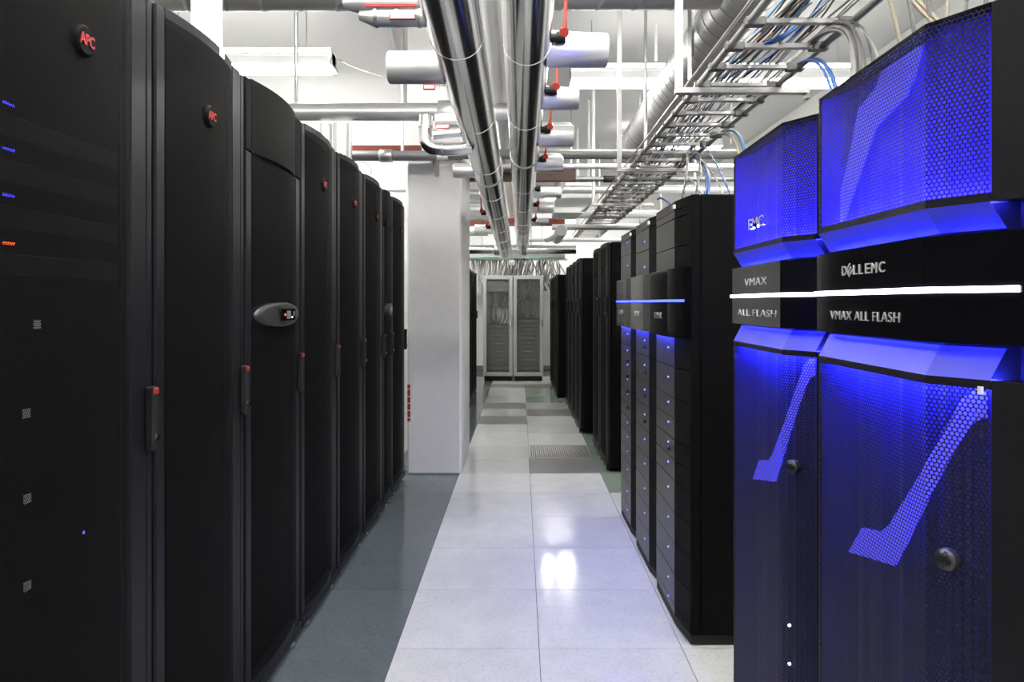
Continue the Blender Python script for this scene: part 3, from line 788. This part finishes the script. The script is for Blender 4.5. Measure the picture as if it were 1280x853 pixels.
# upper left valve group
t = thing('valve_assembly', 'pair of jacketed pipes with red-edged labels at top centre-left', 'pipe', (-.33, 2.36, 2.45))
s = MB(); z1 = P(0, 4, 2.36)[2]-2.45
s.tube([(-.27, 0, z1), (-.20, 0, z1), (.05, 0, z1)], .04, 20, rf=[.02, .04, .04]); s.build('upper_jacket', 'alu_white', t)
z2 = P(0, 22, 2.36)[2]-2.45
s = MB(); s.tube([(-.215, 0, z2+.008), (-.165, 0, z2), (.03, 0, z2)], .032, 20, rf=[.018, .031, .031]); lj = s.build('lower_jacket', 'alu_white', t)
for x in (-.165, -.095, -.02):
    MB().tube([(x, 0, z2), (x+.012, 0, z2)], .034, 20).build('clamp_ring', 'steel', lj)
l = MB().box(-.108, -.02, -.040, -.033, z2-.022, z2-.004).build('pipe_label', 'red_ink', t); MB().box(-.104, -.024, -.0415, -.040, z2-.019, z2-.007).build('label_field', 'paper', l)
l = MB().box(-.19, -.02, -.046, -.041, z1-.03, z1-.022).build('pipe_label', 'red_ink', t)
tg = MB().box(-.40, -.35, 2.85, 2.858, H+(VY-112)/F*2.85, H+(VY-105)/F*2.85); tg = tg.build('label_plate', 'red_ink'); tag(tg, 'small red-edged label plate hanging left of the pipes', 'sign')
Zt = H+(VY-108.5)/F*2.85
MB().box(-.396, -.354, 2.848, 2.851, Zt-.007, Zt+.007).build('label_field', 'paper', tg)
MB().box(-.355, -.33, 2.852, 2.857, Zt-.004, Zt+.004).build('bracket', 'steel', tg)

# elbow group
t = thing('pipe_bend', 'silver pipe with a swept elbow left of the pipes, before the pillar', 'pipe', P(540, 165, 3.85))
o = Vector(P(540, 165, 3.85)); q = lambda x, y: Vector(P(x, y, 3.85))-o
s = MB(); pts = [q(576, 147), q(545, 147), q(538, 148)]
s.tube([q(578, 146)+Vector((0,.06,0)), q(543, 148)+Vector((0,.06,0))], .042, 20); s.build('upper_jacket', 'alu_white', t)
path = [q(533, 145), q(531.5, 165)]+[q(531.5+14*(1-math.cos(a)), 172+14*math.sin(a)) for a in [k/8*PI/2 for k in range(9)]]+[q(560, 187), q(590, 185)]
s = MB(); s.tube(path, .037, 20); s.build('elbow', 'alu', t)
for p, pp in ((q(531.5, 158), q(531.5, 160)), (q(552, 186.5), q(554, 186.5))):
    s = MB(); s.tube([p, pp], .040, 20); s.build('clamp_ring', 'steel', t)
s = MB(); s.tube([q(543, 172)+Vector((0,-.05,0)), q(585, 168)+Vector((0,-.05,0))], .024, 16); s.build('small_pipe', 'alu', t)
l = MB().box(q(546,0).x, q(563,0).x, -.06, -.055, q(0,164).z, q(0,159).z).build('pipe_label', 'red_ink', t)
MB().box(q(547,0).x, q(562,0).x, -.062, -.06, q(0,163).z, q(0,160).z).build('label_field', 'paper', l)
t = thing('wall_bracket', 'grey angle bracket on the pillar under the elbow pipe', 'bracket', P(549, 205, 5.86))
s = MB(); s.box(-.06, .2, -.03, .0, .03, .05); s.box(-.035, .0, -.02, .0, -.1, .03); s._add([(-.06, -.03, .04), (-.02, -.03, .04), (.0, -.03, -.11), (-.03, -.03, -.11)], [(0,1,2,3)])
s.build('bracket_arm', 'steel_dark', t); MB().box(-.07, -.02, -.06, -.03, .02, .075).build('white_clip', 'white', t)

# pipes across the room
def xpipe(name, Y, yp, xa, xb, r, m, label, coupl=(), rods=(), cm='steel'):
    z = H+(VY-yp)/F*Y; x0 = (xa-VX)/F*Y; x1 = (xb-VX)/F*Y
    t = thing(name, label, 'pipe', (x0, Y, z), 0, 'pipes crossing the room')
    s = MB(); s.cyl((0, 0, 0), (x1-x0, 0, 0), r, 18); s.build('pipe_run', m, t)
    for a, b in coupl:
        c = MB(); c.cyl(((a-VX)/F*Y-x0, 0, 0), ((b-VX)/F*Y-x0, 0, 0), r*1.3, 18, .004); c.build('coupling', cm, t)
    for x in (rods or ((xa*.35+xb*.65),)):
        xx = (x-VX)/F*Y-x0; MB().cyl((xx, 0, r), (xx, 0, ZC-z), .014, 8).build('hanger_rod', 'steel', t)
    return t
xpipe('cross_pipe', 4.75, 140, 250, 640, .060, 'alu_white', 'big shiny pipe crossing above the left racks', coupl=((548, 572),), rods=(370,), cm='alu_white')
for xp, r, lab in ((407, .043, 'thin silver riser dropping behind the left racks'), (428, .065, 'thick silver riser dropping behind the left racks')):
    p = P(xp, 150, 4.75); t = thing('riser_pipe', lab, 'pipe', (p[0], p[1], 2.252), 0, 'silver risers on the racks')
    s = MB(); s.cyl((0, 0, 0), (0, 0, p[2]-2.252-.03), r, 18); s.build('jacket', 'alu_white', t)
    MB().tube([(0,0,.08), (0,0,.092)], r+.004, 18).build('clamp_ring', 'steel', t)
p = P(258, 40, 3.1); t = thing('white_riser', 'white jacketed riser rising from the second left rack', 'pipe', (p[0], 3.1, 2.252))
s = MB(); s.cyl((-.012, 0, 0), (-.012, 0, ZC-2.252), .052, 22); s.build('jacket', 'white', t)
s = MB(); s.cyl((.05, .01, 0), (.05, .01, ZC-2.252), .017, 12); s.build('side_pipe', 'alu_white', t)
xpipe('cross_pipe', 5.7, 195, 425, 545, .042, 'steel_dark', 'dull grey pipe with coupling above the pillar', coupl=((475, 491),))
xpipe('cross_pipe', 5.72, 193, 560, 940, .040, 'steel_dark', 'dull grey pipe crossing behind the big pipes to the right')
x0 = P(438, 0, 5.78)[0]; x1 = P(526, 0, 5.78)[0]
tag(MB().box(x0, x1, 5.76, 5.84, H+(VY-190.5)/F*5.8, H+(VY-183)/F*5.8).build('steel_rail', 'red_paint'), 'red painted steel rail on the grey pipe by the pillar', 'rail')
for Y, ya, yb, xa, xb, lab in ((7.0, 226, 211, 560, 720, 'red-brown steel beam behind the big pipes'), (9.6, 282, 273, 560, 706, 'far red-brown steel beam near the end of the pipes')):
    tag(MB().box(P(xa,0,Y)[0], P(xb,0,Y)[0], Y, Y+.08, P(0,ya,Y)[2], P(0,yb,Y)[2]).build('steel_beam', 'brown_paint' if Y < 8 else 'red_paint'), lab, 'beam')
xpipe('cross_pipe', 6.5, 208, 560, 960, .026, 'alu_white', 'thin pale pipe crossing under the dull grey pipe')
xpipe('cross_pipe', 6.8, 224, 720, 960, .026, 'steel_dark', 'thin dark pipe with black coupling right of the big pipes', coupl=((754, 769),), cm='rubber')
xpipe('cross_pipe', 7.7, 237, 700, 960, .045, 'alu_white', 'pale pipe crossing beyond the dark coupling')
xpipe('cross_pipe', 8.8, 268, 690, 900, .05, 'white', 'white pipe crossing under the white duct')
xpipe('cross_pipe', 9.2, 284, 690, 860, .04, 'alu_white', 'silver pipe crossing behind the round pipe end')
xpipe('cross_pipe', 10.4, 300, 655, 800, .03, 'white', 'thin white pipe crossing near the ladder end')
for k, (yp, r) in enumerate([(233, .05), (249, .055), (262, .055), (290, .05)]):
    xpipe('cross_pipe', 7.4+.16*k if k < 3 else 8.8, yp, 560, 610, r, 'white' if k % 2 else 'alu_white', ['uppermost', 'second', 'third', 'lowest'][k]+' short pipe seen between pillar and big pipes', rods=(562+7*k,))
xpipe('manifold_pipe', 10.75, 312, 560, 720, .07, 'alu', 'grey manifold pipe where the two big pipes end', coupl=((618, 624), (652, 658)))
# white rectangular duct and round pipe end
t = thing('white_duct', 'white sheet-metal duct right of the big pipes', 'duct', P(716, 265, 8.0))
s = MB(); zt = P(0,228,8)[2]-P(0,265,8)[2]; xa = P(693,0,8)[0]-P(716,0,8)[0]; xb = P(740,0,8)[0]-P(716,0,8)[0]
s._add([(x, y, z) for y in (0, .7) for x, z in ((xa, 0), (xb-.14, 0), (xb, .1), (xb, zt), (xa+.1, zt), (xa+.06, .19), (xa, .15))], [(0,1,2,3,4,5,6), (13,12,11,10,9,8,7)]+[(i, 7+i, 7+(i+1) % 7, (i+1) % 7) for i in range(7)])
s.build('duct_body', 'white', t); MB().box(xa-.01, xb+.01, -.02, 0, -.012, 0).build('flange', 'white', t)
MB().cyl((0, .3, zt), (0, .3, ZC-P(0,265,8)[2]), .008, 6).build('hanger_rod', 'steel', t)
t = thing('capped_pipe', 'round capped white pipe end facing the camera', 'pipe', P(702, 288, 9.0))
s = MB(); s.cyl((0, 0, 0), (0, 1.2, 0), .075, 24, .006); s.build('pipe_run', 'white', t)
s = MB(); s.tube([(-.02, .05, -.03), (-.1, .02, -.08), (-.2, .1, -.13)], .03, 10); s.build('side_arm', 'white', t)
MB().cyl((0, .8, .07), (0, .8, ZC-P(702,288,9.0)[2]), .008, 6).build('hanger_rod', 'steel', t)
xk = P(683,0,6.5)[0]
t = thing('silver_duct', 'silver duct elbow just right of the big pipes behind the brown beam', 'duct', P(683, 238, 7.3))
o = Vector(P(683,238,7.3)); q = lambda x, y: Vector(P(x, y, 7.3))-o
s = MB(); s.tube([q(655, 236), q(690, 236)]+[q(690+8*math.sin(a), 228+8*math.cos(a)) for a in [k/6*PI/2 for k in range(1, 7)]]+[q(698, 215)], .075, 22); s.build('elbow', 'alu_white', t)

# ------------------------------------------------------------------ spiral ducts
def spiral(name, label, p0, p1, r, pitch=.14, tilt=.06):
    p0, p1 = Vector(p0), Vector(p1); L = (p1-p0).length; d = (p1-p0).normalized()
    t = thing(name, label, 'duct', p0)
    up = Vector((0,0,1)); a = d.cross(up).normalized(); n = 32
    prof = [(0, 0)]; k = pitch
    while k < L-.02:
        prof += [(k-.022, 0), (k-.012, 0), (k-.006, .0035), (k+.006, .0035), (k+.012, 0), (k+.022, 0)]; k += pitch
    prof.append((L, 0)); vs = []
    for s_, dr in prof:
        for i in range(n):
            th = 2*PI*i/n
            sh = tilt*math.cos(th-.6) if 0 < s_ < L else 0
            vs.append(d*(s_+sh)+(a*math.cos(th)+up*math.sin(th))*(r+dr))
    m_ = len(prof)
    fs = [(j*n+i, j*n+(i+1) % n, (j+1)*n+(i+1) % n, (j+1)*n+i) for j in range(m_-1) for i in range(n)]
    s = MB(); s._add(vs, fs, True); s._add(vs[:n], [list(range(n))[::-1]]); s._add(vs[-n:], [list(range(n))])
    s.build('spiral_tube', 'duct', t)
    return t
RD = .165; ZD = 3.17; XD = 1.235
t = spiral('spiral_duct', 'grey spiral duct running away above the cable ladder', (XD, .4, ZD), (XD, 8.1, ZD), RD)
for y, x in ((2.5, -RD-.02), (4.3, -RD-.012)):
    MB().box(x-.02, x+.01, y-.415, y-.385, -.2, ZC-ZD).build('hanger_post', 'steel', t)
for y in (5.0, 7.2): MB().box(-.01, .01, y-.4, y-.38, RD, ZC-ZD).build('hanger_post', 'steel', t)
t = spiral('spiral_duct', 'grey spiral duct crossing the room along the top edge', (XL+.05, 3.72, H+(VY-13)/F*3.72+RD), (XD-RD-.005, 3.72, H+(VY-9)/F*3.72+RD), RD, .2, .05)
for x in (1.2, 3.0): MB().box(x-.01, x+.01, -.01, .01, RD, ZC-3.18).build('hanger_post', 'steel', t)
# ------------------------------------------------------------------ cable ladder
ZL = H+1.10; LX0, LX1 = .895, 1.295
t = thing('cable_ladder', 'zinc cable ladder hanging above the right-hand cabinets', 'cable ladder', (0, 0, ZL))
for x in (LX0, LX1):
    s = MB(); s.tube([(x, .6, .0), (x, 12.2, .0)], .016, 10); s.build('side_rail', 'ladder', t)
s = MB(); x = LX0-.005
s.tube([(x, .6, .07), (x, 12.2, .07)], .007, 8)
s.build('upper_rail', 'ladder', t)
s = MB(); s.tube([(LX1+.005, .6, .07), (LX1+.005, 12.2, .07)], .007, 8); s.build('upper_rail', 'ladder', t)
y = 2.72-.262*7; rung = None; clamp = None
while y < 12.1:
    r_ = MB(); r_.box(LX0+.01, LX1-.01, y-.013, y+.013, -.012, .012, .004)
    ro = r_.build('rung', 'ladder', t)
    for x in (LX0, LX1):
        sx = 1 if x == LX0 else -1
        c = MB(); c.box(min(x-.02*sx, x+.06*sx), max(x-.02*sx, x+.06*sx), y-.018, y+.018, -.019, .017, .004); c.build('rung_clamp', 'clamp', ro)
    y += .262
posts = [(3.48, .79), (5.55, .785), (7.48, .78), (9.5, .775)]
for k, (Y, X) in enumerate(posts):
    t = thing('ladder_hanger', ['nearest strut and post carrying the cable ladder', 'second strut and post carrying the cable ladder', 'third strut and post carrying the cable ladder', 'farthest strut and post carrying the cable ladder'][k], 'hanger', (X, Y, ZL-.055), 0, 'ladder hangers')
    s = MB(); s.box(-.02, .65, -.02, .02, 0, .03, .003); s.build('strut', 'ladder', t)
    MB().box(.63, .65, -.02, .02, -.025, 0).build('strut_lip', 'clamp', t)
    s = MB(); s.box(-.016, .018, -.018, .018, .03, ZC-ZL+.055, .003); s.build('post', 'white', t)
for k, (xp, yt, yb_, Y) in enumerate([(742, 135, 250, 7.2), (736, 118, 247, 8.2), (820, 50, 76, 5.95), (862, 60, 100, 4.0), (914, 150, 180, 8.0)]):
    z0 = P(0, yb_, Y)[2]
    tag(MB().cyl((P(xp,0,Y)[0], Y, z0), (P(xp,0,Y)[0], Y, ZC), .016 if k < 2 else .012, 8).build('hanger_rod', 'white'), ['white rod just left of the second ladder post', 'white rod furthest left beside the ladder posts', 'short rod over the right light fitting', 'short white rod left of the ladder rail', 'short white rod right of the cable ladder'][k], 'rod', 'ceiling rods')
# cables on the ladder
for cname, n, xr in (('cable_white', 12, (1.0, 1.25)), ('cable_grey', 5, (.97, 1.25)), ('cable_blue', 4, (1.06, 1.16)), ('cable_sky', 4, (1.0, 1.12)), ('cable_orange', 4, (1.0, 1.1)), ('cable_black', 5, (1.0, 1.24))):
    s = MB()
    for q in range(n):
        y0 = random.uniform(.8, 3.0) if q % 3 else random.uniform(2.5, 6); y1 = random.uniform(8, 12)
        x = random.uniform(*xr); z = random.uniform(.02, .07); pts = []
        m_ = 26
        ph = random.uniform(0, 6); am = random.uniform(.01, .045)
        for i in range(m_+1):
            u = i/m_; yy = y0+(y1-y0)*u
            pts.append((min(max(x+am*math.sin(ph+yy*1.3)+.015*math.sin(ph*2+yy*3.1), LX0+.03), LX1-.03), yy, max(.018, z+.012*math.sin(ph+yy*4))))
        s.tube(pts, .0045 if cname != 'cable_black' else .007, 5, caps=False)
    o = s.build('ladder_cables', cname, None); o.location = (0, 0, ZL)
    tag(o, {'cable_white': 'white', 'cable_grey': 'grey', 'cable_blue': 'dark blue', 'cable_sky': 'light blue', 'cable_orange': 'orange', 'cable_black': 'thick black'}[cname]+' cables lying along the cable ladder', 'cables', None, 'stuff')
def bundle(name, label, m, p0, p1, p2, n=1, spread=.02, r=.005, p3=None, kind=None):
    s = MB()
    for q in range(n):
        d = lambda: Vector((random.uniform(-spread, spread), random.uniform(-spread, spread), random.uniform(-spread/2, spread/2))) if n > 1 else Vector((0,0,0))
        e = d()
        s.tube(bez(Vector(p0)+e, Vector(p1)+d()*2, Vector(p2)+d(), 14, None if p3 is None else Vector(p3)+d()), r, 6, caps=False)
    return tag(s.build(name, m), label, 'cable' if n == 1 else 'cables', None, kind)
zt = 1.912
bundle('cable_bundle', 'tan cables dropping from the ladder behind the second blue cabinet', 'cable_tan', (1.27, 4.6, ZL), (1.24, 3.9, ZL-.08), (.95, 3.0, zt+.01), 7, .014, .006)
bundle('cable_bundle', 'blue and white pair beside the tan drop cables', 'cable_sky', (1.29, 4.5, ZL), (1.27, 3.9, ZL-.06), (.99, 3.05, zt+.01), 3, .012, .006)
bundle('blue_cable', 'thin blue cable left of the tan drop cables', 'cable_blue', (1.25, 4.8, ZL), (1.2, 4.3, ZL-.2), (.95, 3.12, zt))
bundle('cable_bundle', 'thick blue cables dropping onto the nearest drawer cabinet', 'cable_blue', (1.28, 5.15, ZL-.02), (1.2, 4.3, ZL-.25), (.84, 3.18, zt), 4, .012, .006)
bundle('black_cable', 'black cable dropping to the front of the nearest drawer cabinet', 'cable_black', (1.27, 5.6, ZL-.02), (1.05, 4.2, ZL-.05), (.73, 3.15, zt), r=.006)
bundle('black_cable', 'black cable dropping beside the thick blue cables', 'cable_black', (1.27, 5.2, ZL-.02), (1.12, 4.2, ZL-.1), (.80, 3.2, zt), r=.006)
bundle('grey_cable', 'thin grey cable slanting right of the thick blue cables', 'cable_grey', (1.27, 5.1, ZL-.02), (1.1, 4.0, ZL-.3), (.91, 3.1, zt), r=.004)
bundle('white_cable', 'thin white cable slanting over the nearest drawer cabinet', 'cable_white', (1.27, 5.7, ZL-.02), (1.1, 4.4, ZL-.3), (.90, 3.3, zt), r=.004)
bundle('blue_cable', 'short blue cable behind the drawer cabinet tops', 'cable_blue', (1.2, 6.1, 2.36), (1.05, 5.1, 2.25), (.86, 3.75, zt), r=.008)
bundle('cable_bundle', 'grey and black cable bundle arching onto the nearest blue cabinet', 'cable_grey', (1.25, 3.02, ZL+.02), (1.24, 2.5, ZL+.02), (.84, 1.75, 1.9), 9, .016, .006)
bundle('cable_bundle', 'black cables arching onto the nearest blue cabinet', 'cable_black', (1.26, 3.0, ZL+.03), (1.25, 2.5, ZL+.05), (.85, 1.70, 1.9), 4, .016, .006)
bundle('cable_bundle', 'light blue cables dropping between the two blue cabinets', 'cable_blue', (1.28, 3.2, ZL), (1.2, 2.7, ZL-.1), (.80, 1.75, 1.9), 3, .01, .005)
bundle('grey_cable', 'single thin cable from ladder to the nearest blue cabinet', 'cable_grey', (1.29, 2.75, ZL), (1.1, 2.2, ZL-.2), (.80, 1.5, 1.9), r=.004)
for k in range(7):
    x = .74+.03*k
    bundle('grey_cable', ['first', 'second', 'third', 'fourth', 'fifth', 'sixth', 'seventh'][k]+' from the left of the grey cables rising off the nearest blue cabinet', 'cable_grey' if k % 3 else 'cable_tan',
           (x, 1.34+.01*k, 1.9), (x-.03+.02*k, 1.36, 2.15), (x-.12+.045*k, 1.5, 2.55), r=.0042)['group'] = 'grey cables rising off the blue cabinet'
bundle('cable_bundle', 'tan cables slanting across the top right corner', 'cable_tan', (.68, 1.6, 2.35), (.76, 1.45, 2.15), (.84, 1.3, 1.9), 4, .008, .004)
bundle('cable_bundle', 'dark blue bundle lying across a ladder rung', 'cable_blue', (.93, 3.05, ZL+.03), (1.05, 2.95, ZL-.03), (1.16, 2.95, ZL+.07), 6, .008, .007)
for k in range(5):
    x = 1.0+.05*k
    bundle('blue_cable', ['first', 'second', 'third', 'fourth', 'fifth'][k]+' loose blue cable rising from the near ladder end', 'cable_blue' if k % 2 else 'cable_black', (x, 2.9, ZL+.03), (x+.1, 2.5, ZL+.15), (x+.12-.05*k, 2.2, ZL+.5), r=.004)['group'] = 'loose cables over the ladder'
# ------------------------------------------------------------------ cross tray and cables at the back
t = thing('cable_tray', 'cable tray crossing the aisle above the grey cabinets', 'cable tray', P(640, 322, 11.5))
o = Vector(P(640, 322, 11.5)); xa = P(570,0,11.5)[0]-o.x; xb = P(706,0,11.5)[0]-o.x
s = MB(); s.box(xa, xb, -.1, .1, 0, .008); s.box(xa, xb, -.1, -.09, 0, .05); s.box(xa, xb, .09, .1, 0, .05); s.build('tray_channel', 'steel', t)
for x in (-.5, .5): MB().cyl((x, .12, 0), (x, .12, ZC-o.z), .01, 6).build('hanger_rod', 'steel', t)
s = MB()
for q in range(5):
    y = -.108-.006*q
    s.tube([(xa+(xb-xa)*i/12, y, -.03+.006*q+.008*math.sin(i*1.1+q)) for i in range(13)], .008, 6)
tag(s.build('green_cables', 'cable_green', t), 'pale green cables along the tray')
bx = MB(); p = P(640, 329, 11.35); bx.box(p[0]-.045, p[0]+.045, 11.3, 11.38, p[2]-.045, p[2]+.045, .006); bo = bx.build('junction_box', 'white'); tag(bo, 'small white box hanging under the back cable tray', 'box')
MB().box(p[0]-.01, p[0]+.01, 11.33, 11.35, p[2]+.045, p[2]+.09).build('bracket', 'steel', bo)
t = thing('cable_tray', 'rear cable tray the white cable curtain hangs from', 'cable tray', (-.15, 14.15, 2.33))
MB().box(-1.1, 1.1, -.3, .3, 0, .04).build('tray_channel', 'steel', t)
for x in (-.9, .9): MB().cyl((x, 0, .04), (x, 0, ZC-2.33), .01, 6).build('hanger_rod', 'steel', t)
s = MB()
for q in range(70):
    x = random.uniform(-1.05, .2); y = 14.3+random.uniform(-.25, .25)
    s.tube(bez((x, y, 2.35), (x+random.uniform(-.1, .1), y, 2.1), (x+random.uniform(-.2, .2), y+.1, 1.62), 6), .012, 5, caps=False)
tag(s.build('hanging_cables', 'cable_white'), 'curtain of white cables behind the grey cabinets', 'cables', None, 'stuff')
s = MB()
for q in range(60):
    x = random.uniform(-.3, .75); y = 14.0+random.uniform(-.2, .2)
    s.tube(bez((x, y, 2.35), (x+random.uniform(-.2, .2), y, 2.1), (x+random.uniform(-.4, .4), y+.1, 1.7), 6), .012, 5, caps=False)
tag(s.build('hanging_cables', 'cable_grey'), 'tangle of grey cables behind the right grey cabinet', 'cables', None, 'stuff')
# ------------------------------------------------------------------ small things
s = MB(); X = -1.12
pth = [(X, 6.86, 2.26), (X, 6.86, 2.9)]+[(X, 6.86-1.25*(1-math.cos(a)), ZC-.02-.93*(1-math.sin(a))) for a in [k/10*PI/2 for k in range(1, 11)]]+[(X, 4.3, ZC-.02)]
tag(s.tube(pth, .016, 8).build('conduit', 'wall'), 'painted conduit climbing the end wall into the coved ceiling', 'conduit')
tag(MB().tube([P(462, 237, 6.86), P(508, 237, 6.86)], .012, 8).build('conduit', 'wall'), 'painted horizontal conduit on the end wall above the racks', 'conduit')
tag(MB().tube(bez(P(424, 75, 5.55), P(470, 100, 4.6), P(556, 107, 3.6), 14), .005, 6).build('light_cable', 'cable_grey'), 'thin cable sagging from the left light fitting to the pipes', 'cable')
s = MB(); o = Vector(P(457, 215, 5.0)); s.tube([o+Vector((.06*math.cos(a)-.02, .02*math.sin(a*2), .07*math.sin(a))) for a in [k/20*2*PI for k in range(21)]], .005, 6)
tag(s.build('white_cable', 'cable_white'), 'loop of white cable standing up behind the left racks', 'cable')
t = thing('cable_clip_strip', 'red and white slotted strip on the pillar foot beside the last rack', 'strip', (-.945, 5.885, .45))
MB().box(-.012, .012, -.012, .0, 0, .31).build('red_strip', 'red', t); MB().box(.012, .034, -.008, .0, .0, .31).build('white_strip', 'paper', t)
for k in range(5): MB().box(-.012, .034, -.015, -.012, .03+.06*k, .036+.06*k).build('cross_line', 'paper', t)
tag(MB().box(-.775, -.745, 14.9, 14.98, 1.46, 1.58, .004).build('light_switch', 'rubber'), 'small dark switch on the back wall left of the grey cabinets', 'switch')
